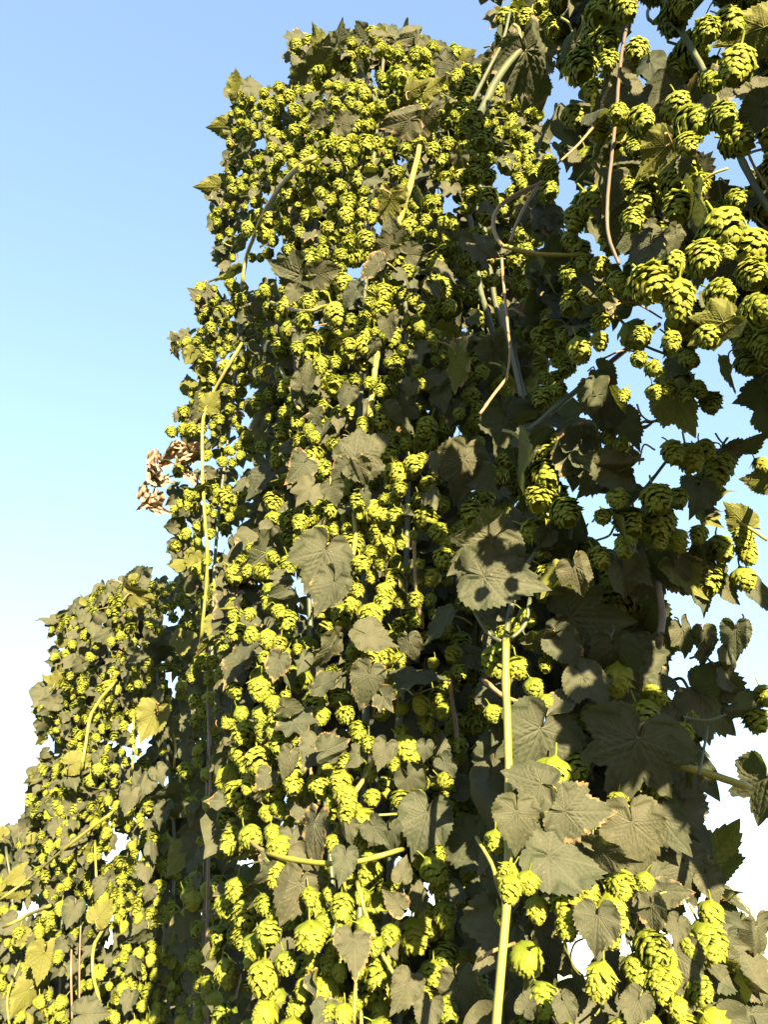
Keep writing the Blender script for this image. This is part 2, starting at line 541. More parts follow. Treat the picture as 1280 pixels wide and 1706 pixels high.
    def fringe(s, count, keep, mm_=(30, 58)):
        n = len(s.poly); cx = sum(p[0] for p in s.poly) / n; cy = sum(p[1] for p in s.poly) / n
        segs = [(s.poly[i], s.poly[(i + 1) % n]) for i in range(n)]
        wts = [math.dist(*q) for q in segs]
        k = 0
        for _ in range(count * 30):
            if k >= count: break
            (x0, y0), (x1, y1) = random.choices(segs, wts)[0]
            f = random.random(); x, y = x0 + (x1 - x0) * f, y0 + (y1 - y0) * f
            if not (keep(x, y) and -10 < x < 1290 and -10 < y < 1716): continue
            nx, ny = y1 - y0, -(x1 - x0)
            if in_poly(s.poly, x + nx * 6 / (math.hypot(nx, ny) + 1e-6), y + ny * 6 / (math.hypot(nx, ny) + 1e-6)): nx, ny = -nx, -ny
            ang = math.degrees(math.atan2(-ny, nx)) + random.gauss(-15 if nx > 0 else 15, 35)
            lo, hi = span(s.poly, y); xi = min(max(x, lo + 3), hi - 3); D = s.front_D(xi, y)[0] + random.uniform(0, s.T * .6)
            q = random.uniform(*mm_) / 1000 / pix(x, y, D)[1]
            x += math.cos(R(ang)) * q * .15; y -= math.sin(R(ang)) * q * .15
            s.add_leaf(x, y, q, ang, random.choice('hhht'), depth=D, lay=.4, flag=random.choice(['', 'r', 'n', 'u', 'un', 'R', 'p'])); k += 1
    # --- random growth inside the outline
    def fill(s, n_cl, n_deep, n_leaf, n_deepleaf, dark=(), leafpx=(28, 60), lay_max=.32):
        ys = [p[1] for p in s.poly]; xs = [p[0] for p in s.poly]
        wmin = pix(640, min(2100, max(ys)), 1.0)[1] ** -2 * 0 + pix(640, max(-200, min(ys)), 1.0)[1] ** -2
        def rnd():
            for _ in range(900):
                x, y = random.uniform(min(xs), max(xs)), random.uniform(min(ys), max(ys))
                if in_poly(s.poly, x, y) and not s.hole(x, y) and random.random() < wmin / pix(x, y, 1.0)[1] ** -2: return x, y
            return None
        def px_at(x, y, D):
            return s.cone / pix(x, y, D)[1]
        def is_dark(x, y): return any(in_poly(d, x, y) for d in dark)
        for _ in range(n_cl):
            c = rnd()
            if not c: continue
            x, y = c
            dk = is_dark(x, y)
            if dk and random.random() < .85: continue
            lay = random.uniform(.0, lay_max) if not dk else random.uniform(.5, .8)
            f, b = s.front_D(x, y); sz = px_at(x, y, f + (b - f) * lay)
            if patch(x, y) < random.uniform(-.38, .42): continue
            for k in range(random.randint(4, 10)):
                xx, yy = x + random.gauss(0, sz * .72), y + random.gauss(0, sz * .9)
                if not in_poly(s.poly, x * .25 + xx * .75, y * .25 + yy * .75) or s.hole(xx, yy, sz * .35): continue
                if s.covered(xx, yy) and lay < .4: continue
                q = sz * random.uniform(.5, 1.08) * (1.14 if s is PL['A'] and yy < 650 else 1)
                q = min(q, s.cap)
                if any((xx - a) ** 2 + (yy - b_) ** 2 < (.31 * (q + r)) ** 2 for a, b_, r in s.front): continue
                s.front.append((xx, yy, q)); s.add_cone(xx, yy, q, lay=max(0, lay + random.uniform(-.05, .05)))
            s.shoots.append((x, y, lay))
        for _ in range(n_deep):
            c = rnd()
            if c:
                lay = random.uniform(.4, .95); f, b = s.front_D(*c); sz = px_at(*c, f + (b - f) * lay)
                if not s.hole(*c, sz * .4): s.add_cone(*c, sz * random.uniform(.7, 1.1), lay=lay)
        k = s.cone / .045
        for _ in range(n_leaf):
            c = rnd()
            if c and not s.hole(*c, 14):
                f, b = s.front_D(*c); q = random.uniform(*leafpx) / 1000 / pix(*c, f)[1]
                if s.covered(*c): continue
                lay = random.uniform(.0, .25)
                s.add_leaf(*c, q, kind=random.choice('hhhtf'), lay=lay, free=True)
        for _ in range(n_deepleaf):
            c = rnd()
            if c:
                lay = random.uniform(.68, 1.0); f, b = s.front_D(*c); q = random.uniform(leafpx[0] * 1.3, leafpx[1] * 1.7) / 1000 / pix(*c, f)[1]
                if not s.hole(*c, q * .38): s.add_leaf(*c, q, kind=random.choice('htff'), lay=lay, free='wall')
    # --- turn the lists into objects: the hundred largest as parts, the rest as one part each
    def build(s, ncone=100, nleaf=100):
        far = s.far
        s.cones.sort(key=lambda c: -c[0]); s.leaves.sort(key=lambda c: -c[0])
        for _, i, M in s.cones[:ncone]:
            link('hop_cone', cone_mesh(i, far), s.root, M)
        mat = MAT_LEAF_FAR if far else MAT_LEAF
        for _, kd, i, M in s.leaves[:nleaf]:
            dry = kd == 'd'
            o = link('dried_leaf' if dry else 'hop_leaf', leaf_mesh(kd, i, MAT_DRY if dry else mat), s.root, M, 'shrivelled brown leaf' if dry else None)
            if not dry: link('leaf_stalk', STALKS[i % 4], o)
        rest = s.cones[ncone:]
        if rest:
            Vs, Fs, A1, A2, Tn, off = [], [], [], [], [], 0
            for pxs, i, M in rest:
                V, F, AL, AC = CONES[i] if pxs > 42 and not far else (CONES_LO[i % 5] if far else CONES[i] if s.D == 1.0 else CONES_MID[i % 6])
                m = np.array(M)
                Vs.append(V @ m[:3, :3].T + m[:3, 3]); Fs.append(F + off); off += len(V)
                A1.append(AL); A2.append(AC); Tn.append(np.full(len(V), random.random()))
            me = new_mesh('hop_cones_massed', np.concatenate(Vs), np.concatenate(Fs), MAT_CONE_FAR if far else MAT_CONE, {'along': np.concatenate(A1), 'across': np.concatenate(A2), 'tint': np.concatenate(Tn)})
            link('hop_cone_mass', me, s.root, kind='stuff')
        rest = s.leaves[nleaf:]
        if rest:
            Vs, Fs, A1, A2, Tn, B, off = [], [], [], [], [], [], 0
            for _, kd, i, M in rest:
                V, F, ve, ed, bl = LEAVES_LO[kd if kd in 'htf' else 't'][i % 4]
                m = np.array(M)
                Vs.append(V @ m[:3, :3].T + m[:3, 3]); Fs.append(F + off); off += len(V)
                A1.append(ve); A2.append(ed); B.append(bl); Tn.append(np.full(len(V), random.random()))
            me = new_mesh('foliage', np.concatenate(Vs), np.concatenate(Fs), mat, {'vein': np.concatenate(A1), 'edge': np.concatenate(A2), 'tint': np.concatenate(Tn)}, {'blade': np.concatenate(B)})
            link('foliage', me, s.root, kind='stuff')
        for x, y, lay in s.shoots[:70]:
            f, b = s.front_D(x, y); lo, hi = span(s.poly, y)
            mid = x + (max(lo, min(hi, (lo + hi) / 2)) - x) * .5
            Df, Db = f + (b - f) * lay, f + (b - f) * .5
            px = .0022 / pix(x, y, Df)[1]
            s.add_stem([(x, y, Df + .01), ((x + mid) / 2 + random.uniform(-9, 9), y - px * random.uniform(2, 7), (Df + Db) / 2), (mid, y + px * random.uniform(-3, 9), Db)], px * random.uniform(.8, 1.4), 'side_shoot', random.choice([MAT_STEM, MAT_STEM, MAT_STEM_RED, MAT_STEM_DARK]), knots=0, straight=True)

# leaf stalks, four shapes in the blade's own units
STALKS = []
for i in range(4):
    rg = np.random.RandomState(50 + i)
    p = catmull([(0, 0, -.006), (rg.uniform(-.05, .05), -.16, -.09), (rg.uniform(-.2, .2), -.30, -.30), (rg.uniform(-.35, .35), -.34, -.62)], 5)
    V, F = tube_arrays(p, .024, .030, 6)
    STALKS.append(new_mesh('leaf_stalk', V, F, MAT_STEM_DARK if i == 1 else (MAT_STEM_RED if i == 2 else MAT_STEM), {'tint': np.zeros(len(V))}))

# ------------------------------------------------------------------ ground
def ground():
    m, n, l = nodes_of('dry_soil_and_grass')
    tc = n.new('ShaderNodeTexCoord')
    a = mixrgb(n, l, maprange(n, l, noise(n, l, tc.outputs['Object'], .8, 6), .4, .62), (.13, .095, .06), (.085, .095, .035))
    a = mixrgb(n, l, maprange(n, l, noise(n, l, tc.outputs['Object'], 14, 4), .4, .7, 0, .6), a, (.17, .14, .08))
    finish(n, l, a, a, 0, .95, .1, (noise(n, l, tc.outputs['Object'], 25, 5), .6, .03))
    k = 24; S = 1500.0
    g = np.linspace(-1, 1, k); g = np.sign(g) * np.abs(g) ** 3 * S
    X, Y = np.meshgrid(g, g, indexing='ij')
    V = np.stack([X, Y, np.zeros_like(X)], -1).reshape(-1, 3)
    F = np.array(grid_faces(k, k))
    link('ground', new_mesh('ground', V, F, m), kind='structure')
ground()

# ------------------------------------------------------------------ the plants: outlines in photograph pixels
def world_base(x, D):
    p, _ = pix(x, 1706, D); return (p.x, p.y, 0)

A = Plant('tall dense hop plant in the middle, covered in sunlit yellow-green cones',
  [(480,78),(520,55),(560,60),(620,52),(690,62),(760,95),(810,120),(850,160),(915,215),(915,330),(900,480),(900,640),(890,760),(870,860),(860,930),(850,1100),(850,1300),(850,1500),(850,1706),(850,2050),
   (400,2050),(380,1706),(365,1560),(375,1450),(372,1350),(378,1200),(385,1060),(385,960),(430,880),(430,760),(440,620),(430,520),(400,500),(370,480),(366,430),(352,390),(352,340),(380,290),(378,220),(395,180),(385,140),(450,155),(485,140),(500,110)],
  1.33, .26, .047, world_base(610, 1.27),
  holes=[(745,345,4,4),(640,390,12,14),(664,395,6,9),(590,460,8,16),(418,450,20,48),(470,425,12,40),(418,1460,16,24),(410,1650,26,22),(655,1440,3,3),(668,1530,9,10),(728,1508,5,5),(385,1445,10,14),(388,1520,10,8),(480,1330,0.1,0.1),(500,990,16,12),(835,310,14,10),(760,340,6,5),(540,1420,10,14)],
  slope=lambda x, y: max(0, 500 - x) * .0045 if y < 900 else max(0, 440 - x) * .002)
B = Plant('nearest hop plant at lower right, thick yellow stem and broad grey-green leaves',
  [(850,860),(900,850),(940,940),(1000,985),(1045,1000),(1060,1060),(1100,1080),(1070,1150),(1130,1200),(1130,1300),(1150,1390),(1200,1450),(1200,1530),(1190,1600),(1200,1640),(1190,1706),(1180,2050),(850,2050),(850,1706),(835,1520),(840,1380),(850,1200),(840,1050)],
  1.00, .12, .047, world_base(1010, 1.0),
  holes=[(910,1205,7,22),(1040,1200,6,16),(1210,1430,60,110),(980,1600,8,22),(1010,1560,0.1,.1),(1065,1580,8,10),(1110,1610,10,8),(1180,1360,50,70),(1110,1560,0.1,.1),(935,1630,8,6),(870,1400,8,5)])
Rr = Plant('shaded overhanging hop plant with long hanging cones at upper right',
  [(825,-25),(940,-30),(1040,-130),(1480,-250),(1500,600),(1300,680),(1190,680),(1120,665),(1080,640),(1050,660),(1000,650),(960,690),(950,760),(1000,800),(1060,760),(1110,735),(1190,745),(1180,800),(1170,900),(1140,950),(1060,940),(1010,960),(1010,1010),(930,960),(900,840),(885,700),(880,560),(905,440),(890,330),(905,250),(935,190),(860,150),(822,120),(830,60),(822,0)],
  .56, .11, .049, world_base(1190, .75),
  holes=[(935,175,18,20),(1075,20,22,12),(1150,10,14,16),(1095,60,16,14),(1085,140,22,12),(1108,148,14,12),(1200,60,20,24),(1240,130,26,60),(1185,235,14,18),(1225,260,60,40),(935,300,24,35),(895,270,18,20),(1075,600,30,14),(1090,525,24,12),(1030,580,12,10),(1010,630,14,10),(1165,470,18,10),(1245,380,24,22),(1235,645,22,14),(1200,600,14,8),(1050,425,8,10),(1040,300,6,5),(960,370,9,14),(1000,440,7,6),(860,290,14,10),(1020,800,35,30),(1070,780,30,22),(985,830,22,22),(970,650,16,12),(1130,815,12,20),(1040,770,30,30),(1180,700,80,45),(1000,950,12,12),(1165,880,10,18),(1095,900,0.1,.1),(900,200,14,14)],
  slope=lambda x, y: max(0, (y - 250)) * .0005 - max(0, -y) * .00057 + max(0, 1020 - x) * .0022 * (1 if y < 620 else 0 if y > 800 else (800 - y) / 180))
C = Plant('slim hop plant just behind the tall one, with a shrivelled brown leaf tuft',
  [(330,480),(400,470),(450,520),(460,600),(470,720),(450,830),(430,950),(410,1050),(400,1250),(400,1400),(420,1706),(420,1950),(300,1950),(310,1706),(320,1400),(310,1200),(335,1000),(292,930),(285,800),(325,745),(278,722),(300,688),(345,640),(322,600),(290,582),(296,545),(340,562),(330,510)],
  1.95, .22, .045, world_base(365, 1.95),
  holes=[(415,700,16,20),(400,785,12,10),(430,775,10,12),(420,880,22,14),(395,935,14,14),(370,905,8,12),(345,905,6,10),(440,900,10,10),(375,1010,10,14),(380,1110,16,10),(360,1230,14,10),(375,1320,16,24),(370,1380,18,14),(390,1640,22,22),(330,770,10,20),(465,490,12,20),(415,650,8,10)], far=False,
  slope=lambda x, y: (y - 700) * .0002)
Dp = Plant('round-topped hop plant left of the tall one, paler and farther away',
  [(85,1035),(115,1030),(125,1010),(160,992),(195,985),(225,965),(262,975),(300,970),(340,965),(400,1010),(400,1950),(70,1950),(60,1550),(55,1400),(48,1320),(78,1270),(66,1210),(72,1150),(95,1115),(85,1085),(105,1070),(100,1050)],
  3.1, .45, .045, world_base(210, 3.1),
  holes=[(278,1040,16,14),(285,1140,14,14),(240,1230,14,10),(190,1240,14,8),(220,1260,6,14),(340,1240,20,10),(270,1300,18,8),(250,1310,10,14),(200,1410,14,18),(190,1390,8,10),(235,1420,6,6),(170,1440,10,8),(275,1490,18,8),(190,1580,8,12),(145,1530,6,10),(330,1530,16,8),(280,1675,14,12),(115,1630,8,8),(355,1420,16,18),(75,1235,8,20),(95,1250,10,16),(140,1660,10,8),(300,1020,8,10),(370,1550,8,10)], far=True)
E = Plant('farthest and palest hop plant, low at the bottom left corner',
  [(-60,1400),(20,1385),(50,1380),(75,1390),(70,1340),(110,1300),(140,1360),(150,1500),(150,1950),(-120,1950)],
  4.3, .45, .052, world_base(30, 4.3),
  holes=[(100,1480,8,10),(130,1400,6,8),(75,1545,6,6)], far=True)

# ------------------------------------------------------------------ leaves read off the photograph: x, y, length, tip angle, kind, flags
LV = {
'A': """530 198 40 200 h;578 203 48 20 h;668 203 70 190 h;715 198 48 50 h;625 195 40 -120 h r;765 268 36 -110 h;690 148 45 20 h u;745 112 52 -60 h r;772 138 55 -40 t r;775 97 42 25 h u;
620 298 36 0 h;650 345 62 -95 h u;487 452 74 165 t;540 455 55 20 h;655 392 62 100 h;640 412 50 200 h;690 425 48 -10 h;742 455 44 -40 h n;622 446 58 205 h n;586 492 60 215 h n;648 540 48 -85 h;622 584 42 -100 h n;508 628 52 80 h;578 660 44 -110 h;655 690 44 -30 t;
608 752 92 35 t;568 783 48 -140 h;602 785 52 -70 h;555 820 46 -70 h;440 800 80 215 h n;478 795 66 215 h n;498 780 60 230 h;420 805 60 210 h n;770 785 100 -105 t;800 790 80 -50 h;532 938 104 -112 t;548 985 82 -118 h;432 930 84 210 h R;470 985 44 205 h;
625 1063 78 -15 h;545 1088 84 225 h n;548 1135 64 20 h n;462 1110 52 -100 h;610 1140 76 -105 h;735 1042 76 205 h n;685 1078 46 -80 t;700 1133 92 5 h n;795 1094 58 -20 t;485 1180 46 -20 h;520 1252 62 -115 h;555 1245 60 20 h;478 1268 50 -110 h;440 1298 42 -130 h;640 1255 52 -110 h;708 1250 36 -100 h;745 1278 46 -60 h;582 1384 42 -80 h;628 1385 50 -50 h;522 1390 86 -95 h n;572 1440 58 -100 h;705 1375 104 -112 h;772 1408 100 195 h;490 1492 92 -108 h;590 1580 76 -90 h;672 1450 46 80 h;658 1502 46 140 h;700 1490 44 60 t;760 1482 44 100 h;798 1478 42 60 h;672 1652 68 -120 h;770 1658 82 -75 t;712 1690 62 -110 h;735 1240 40 70 h;780 1310 70 30 h n;395 1110 76 235 h n;410 1085 56 235 h n;440 1460 50 215 h n;725 770 40 -80 h n;610 830 40 -60 h n;
395 142 46 110 h u;425 145 44 0 h n;372 212 50 195 h u;360 312 60 195 h u;405 240 40 10 h R;405 262 36 30 h r;378 455 62 235 h N;400 400 44 60 h n;510 82 44 190 h R;528 62 40 120 h u;565 60 48 60 h n;540 92 60 80 h;600 70 60 180 t R;630 75 44 20 h R;605 100 44 -60 t r;640 60 44 0 h N;685 62 50 185 h R;700 68 50 20 h R;720 145 50 25 h u;535 450 40 -60 h r;500 125 40 200 h;495 130 34 -100 h r;
760 610 84 -85 h un;742 545 54 140 h un;675 680 56 200 h R;655 600 50 -90 h R;700 330 34 -100 h n;725 480 40 -60 h n;668 330 40 -60 h u;580 560 40 20 h n""",
'B': """800 915 124 215 f F;835 965 134 -15 h F;860 868 52 95 h;893 865 52 215 h n;978 1030 128 -10 f;905 1065 72 5 h n;890 1242 138 -115 f;1052 1262 156 -118 f;1105 1235 70 20 h;885 1300 84 160 t F;862 1372 88 -92 h F;965 1352 104 -5 t;945 1432 146 -8 h;1060 1400 128 -85 h;1015 1425 90 -20 h n;1112 1375 90 -60 h;1150 1460 92 -70 t r;1185 1475 60 -70 h r;1088 1522 66 -105 h;1120 1485 62 -5 h;995 1545 84 -105 h;1130 1548 46 -105 h;1075 950 120 -65 t R;1060 1050 110 -80 t R;1030 1150 170 -80 f R;1110 1180 50 90 h r;990 1180 60 200 h R;1040 1165 60 -100 h r;
1150 1310 76 -60 h R;1110 1320 80 -100 h R;1100 1430 110 -80 h R;910 1580 80 -80 h r;890 1620 110 -90 f R;1000 1690 90 -60 h r;1060 1680 60 -120 h;885 1500 60 -100 h R;945 1680 50 -70 h;1180 1600 90 -80 t R;880 1670 44 60 h;820 1470 44 -50 h;910 1570 66 -70 h R;1010 1600 70 -90 h R;1060 1500 60 -90 h R;970 1500 70 -90 h R""",
'R': """885 112 122 -78 f;835 110 66 -60 t r;1250 55 100 165 h u;1255 192 70 190 h;1265 160 80 -100 h R;1098 258 80 205 h u;1140 262 56 15 h r;988 270 66 205 h n;1125 405 60 235 h n;1165 345 100 -105 h N;1190 548 84 195 f u;1195 160 90 -90 t R;1010 628 58 -50 h R;1020 685 70 -10 h R;1048 715 70 -70 h Nr;975 765 110 -82 t R;1108 698 76 -25 h N;1030 800 84 30 t r;990 800 70 215 h r;1216 768 62 -55 h R;1245 738 76 10 h N;1268 800 56 160 h u;1232 862 62 120 h u;1258 660 66 180 h R;1215 620 66 -110 h un;905 235 60 -40 h R;1010 340 80 -70 h R;1050 160 80 -90 t R;920 450 90 -60 f R;900 520 90 0 h R;860 640 90 -60 f R;850 720 110 -80 f R;880 780 130 -90 f R;800 420 70 -90 f R;820 600 80 -90 f R;1010 180 60 -90 h r;1085 430 70 -90 h r;1040 120 60 -90 h R;1090 200 70 -90 h R;960 90 90 -80 f R;1090 965 100 -60 t r;1010 700 60 -100 h R;
1140 1060 64 -85 t r;1175 1065 50 -90 h r;1228 1062 68 -105 h;1215 1115 92 -15 h R;1190 1175 124 -35 t R;1150 1180 70 210 h R;1240 1170 70 0 h R;1275 1318 110 -125 f;1240 1595 112 -55 h R;1265 1560 80 -60 h R;1245 1670 96 80 h r;1215 1690 70 -60 h R;1270 1690 80 -100 h r;1260 1640 80 -40 h R;1225 1650 60 200 h R;1180 1090 60 -60 h R;1215 985 60 -40 h R;1170 1000 50 -90 h R;1140 1310 60 -80 h R;1200 960 56 -95 h n;1085 1085 60 -100 t r;1160 920 50 200 h n;1265 990 66 -60 h R""",
'C': """375 565 48 175 h R;318 592 32 -110 h u;314 640 34 110 h u;342 668 56 60 h R;352 668 44 60 h u;325 690 40 -140 h R;410 735 50 -20 h R;375 710 40 -40 h r;330 812 40 200 h N;355 1045 40 -100 h u;345 1075 52 235 h un;300 850 30 200 h R;320 930 34 -100 h u;400 850 40 -60 h R;420 680 30 -90 t;340 500 50 150 h R;360 540 50 -30 h R;400 610 44 -80 h r;425 560 50 200 h n;330 970 50 -140 h R;420 960 60 -90 h R;360 1150 50 -90 h R""",
'D': """232 965 62 30 h R;232 992 50 0 h u;205 1010 36 20 h r;355 1050 36 90 h;305 1072 46 -95 t u;270 1080 60 -90 h R;258 1098 56 -80 h r;215 1085 34 20 h r;228 1092 36 0 h;145 1030 30 60 h;162 1000 24 90 h n;80 1032 34 185 h n;105 1020 22 30 h n;100 1070 24 180 h u;92 1130 36 100 h u;130 1110 30 -120 h;85 1170 34 180 h;80 1180 36 210 h R;250 1200 64 -110 h u;270 1215 50 -100 h;188 1190 26 -80 h r;200 1205 26 -100 h r;130 1268 48 30 h u;140 1145 40 -80 h r;215 1330 48 -95 h;270 1355 46 -100 h;325 1388 58 -105 t;280 1325 54 215 h n;300 1355 60 220 h n;345 1320 40 20 h N;265 1290 36 -60 h;240 1310 44 -100 h;200 1460 48 200 h r;215 1450 40 -60 h r;270 1510 46 -60 h r;320 1630 60 -120 t r;330 1640 50 -60 h;275 1560 40 -90 h n;230 1560 40 220 h n;120 1520 44 -100 h;170 1520 44 60 h u;150 1560 40 0 h r;250 1660 50 -100 h R;60 1300 36 200 h;190 1620 60 200 h r;150 1690 60 0 h;300 1430 60 -120 h u;340 1500 44 30 h n;70 1600 60 -90 t u;40 1660 60 -120 h u;180 1260 44 -100 h R""",
'E': """30 1460 44 210 h u;70 1410 36 80 h u;20 1480 50 200 h u;100 1440 36 -60 h r;40 1560 36 0 h u;10 1540 40 200 h;60 1680 60 -100 f u;20 1620 50 200 h r;80 1600 44 -80 h u;110 1560 40 200 h r"""}
# cones read off the photograph: x, y, length
CN = {
'A': """515 72 25;520 108 22;545 112 22;620 55 24;648 88 25;690 95 24;665 92 22;705 130 26;690 142 26;680 130 22;585 150 26;600 145 24;558 175 28;530 182 28;570 187 24;635 180 24;655 172 28;450 182 28;468 170 24;490 185 26;440 156 20;506 212 28;400 190 26;405 222 22;386 240 24;390 265 22;545 250 34;570 248 36;611 243 38;582 272 28;696 240 36;722 252 30;746 242 30;785 192 30;770 222 30;832 250 28;842 277 28;790 292 32;770 305 24;786 326 33;813 330 36;592 300 36;660 290 28;625 342 24;620 366 26;566 312 26;550 336 24;525 355 26;546 382 28;572 380 28;582 408 32;540 422 30;500 390 24;512 400 24;450 368 30;455 402 24;482 418 24;430 270 24;465 268 26;480 254 24;455 300 22;362 355 22;382 388 18;362 372 18;420 430 18;434 430 18;660 460 40;680 455 30;725 440 36;738 480 40;716 478 34;690 500 26;750 512 30;671 492 26;715 340 30;730 335 26;710 368 24;756 376 24;742 400 22;722 392 20;512 507 28;446 512 24;540 560 34;556 572 32;582 576 30;470 580 36;496 582 28;672 585 26;662 602 28;648 605 22;592 636 28;616 640 26;634 652 28;632 682 20;550 712 32;530 708 34;557 742 30;524 692 26;690 776 36;714 808 32;702 766 26;656 835 32;598 838 38;555 852 38;640 832 26;809 712 28;796 680 26;803 622 28;740 592 20;726 602 20;471 720 38;502 736 34;476 690 28;456 836 40;502 820 34;456 870 38;482 866 34;505 852 30;500 872 34;660 862 34;710 866 42;730 888 36;668 904 28;744 908 28;740 932 40;690 892 22;700 940 20;
790 470 28;822 468 26;848 470 26;820 405 18;402 935 30;420 916 26;392 960 34;412 952 26;481 942 38;602 942 34;620 962 26;596 986 30;586 1008 30;640 1006 40;634 942 26;451 1004 40;464 1020 28;478 1036 40;391 1024 30;416 1024 26;394 1056 38;420 1060 34;446 1066 36;466 1074 30;440 1096 26;476 1092 26;496 1082 22;590 1112 40;692 1000 30;717 1000 26;770 1006 26;725 1026 26;692 1036 26;640 986 32;757 1092 34;766 1120 30;790 1126 30;722 1106 22;666 1100 28;710 1206 40;702 1176 36;730 1162 38;670 1220 28;726 1222 22;637 1186 36;700 1285 32;702 1306 32;697 1332 34;726 1306 22;656 1275 30;766 1266 22;778 1320 36;773 1360 52;
436 1192 36;380 1202 30;405 1224 42;436 1218 30;454 1172 28;476 1160 22;536 1194 34;456 1222 30;478 1222 36;463 1242 36;500 1214 30;496 1242 26;432 1270 52;397 1326 52;420 1306 46;455 1312 50;488 1306 42;476 1290 26;410 1356 30;444 1356 30;388 1376 28;598 1220 42;576 1192 32;545 1290 36;538 1316 38;525 1306 30;553 1336 26;576 1272 34;598 1276 28;617 1290 30;620 1330 32;596 1350 26;556 1406 34;600 1406 30;465 1412 42;488 1412 38;
396 1484 44;378 1510 42;410 1526 50;440 1508 40;405 1562 44;426 1578 44;448 1556 46;440 1632 60;420 1606 32;476 1606 40;505 1650 38;516 1495 36;528 1508 42;548 1490 26;602 1496 32;566 1622 32;550 1692 38;572 1692 38;690 1562 60;708 1526 46;742 1526 48;745 1552 32;786 1542 52;790 1512 26;720 1550 40;640 1482 24;635 1690 36""",
'B': """925 935 38;955 926 42;911 958 40;905 990 34;880 1030 38;860 1046 36;925 1080 44;948 1060 36;1006 1062 36;976 1068 30;960 1096 36;1012 1086 40;1030 1090 34;985 1116 36;863 1114 42;912 1172 32;910 1108 32;1030 1336 34;1040 1356 34;1025 1390 30;826 1406 44;856 1405 30;945 1510 62;980 1490 48;1035 1476 56;1025 1522 70;945 1548 44;1086 1582 64;1185 1526 48;1180 1572 70;1150 1578 44;1000 1638 68;1060 1618 50;1062 1652 38;1102 1642 60;1076 1602 34;1110 1602 46;1165 1652 50;1130 1682 44;1020 1566 34;845 1456 40 .82;850 1484 50 .81;880 1472 40 .83;840 1530 36;910 1350 44;900 1400 36;1075 1470 34;822 1190 34;850 1600 30;1120 1630 40""",
'R': """846 36 48;878 34 38;925 50 40;912 35 34;905 6 36;932 8 34;1003 25 64;1040 14 56;1135 14 58;995 56 56;1008 72 50;972 112 72;1062 86 46;1015 102 42;1085 112 52;1215 42 60;1180 52 50;1228 112 74;990 152 42;1030 192 40;997 223 36;1056 247 42;1155 206 68;1205 196 60;1230 236 62;1145 242 44;1130 175 44;955 196 46;917 284 38;915 320 38;990 336 54;960 366 54;1055 368 48;1131 346 58;1165 310 48;1085 290 38;1050 310 38;1205 384 74;1172 432 68;1250 412 64;1255 458 62;1085 474 76;1130 502 76;1122 440 48;1210 422 38;1268 518 72;1202 492 56;1000 446 36;975 440 34;985 492 36;1008 490 30;1003 535 36;1180 562 44;906 664 48;931 650 32;860 648 38;882 632 30;908 628 24;1040 660 30;1090 655 30;1115 650 30;1145 660 32;1065 600 30;1090 615 32;1165 650 38;1185 672 42;1150 765 58;1122 755 48;1175 752 42;1095 832 54;1050 872 58;1030 832 42;1100 872 66;1130 832 44;1015 730 32;1035 742 32;1042 912 46;1165 892 38;1130 902 42;1005 862 32;1000 930 46;1022 962 46;1182 970 54;1240 966 44;1202 916 54;1240 896 46;1246 922 48;1270 776 32;1262 1202 46;1275 1160 40;1140 1195 50;1120 1215 44;1160 1220 40;1100 900 40;1070 560 40;1120 570 40;1150 600 40;1000 570 36;940 560 36;900 560 36;950 460 40;1030 470 40""",
'C': """292 576 20;310 570 20;346 596 26;340 616 26;375 650 22;285 720 22;305 715 22;335 716 22;370 770 20;405 634 24;386 655 26;430 690 26;445 702 26;382 682 20;345 850 22;385 850 22;360 835 20;330 830 18;300 840 18;290 850 18;330 880 24;405 530 24;380 520 22;345 520 22;355 500 24;400 500 24;420 590 24;365 700 22;345 760 22;400 745 22;310 890 22;350 890 22;345 935 22;400 760 20""",
'D': """200 1060 18;185 1070 18;160 1075 18;140 1060 18;120 1075 18;110 1090 18;150 1095 18;210 1065 18;205 1100 16;130 1120 18;135 1150 16;90 1095 16;85 1050 14;100 1045 12;240 1170 18;230 1140 18;195 1150 18;180 1165 18;170 1215 18;160 1230 18;220 1190 18;300 1160 20;330 1220 20;340 1210 20;270 1250 18;310 1320 24;325 1325 22;195 1345 24;180 1335 18;255 1400 24;280 1405 24;220 1410 18;250 1445 20;240 1460 20;230 1590 22;250 1600 22;285 1605 22;235 1615 20;305 1610 20;260 1680 20;310 1690 20;150 1430 18;100 1350 18;110 1375 18;95 1360 16;230 1530 20;215 1510 20;250 1540 18;285 1555 20;150 1640 18;160 1700 20;30 1555 22;100 1480 16"""}
LIT = [(848,40,50),(920,35,45),(1155,205,45),(1205,195,40),(1030,190,25),(1245,55,70),(1250,190,50),(955,195,40),(1030,150,14),(1175,150,25),(1030,870,16),(1195,930,60),(1240,940,50),(1230,860,50),(1225,1060,40),(1140,1070,30),
       (1265,1200,25),(1275,1318,70),(905,660,40),(870,645,40),(835,470,50),(840,380,50),(940,300,60),(960,350,60),(765,620,50),(800,690,40),(790,310,50),(840,260,50)]
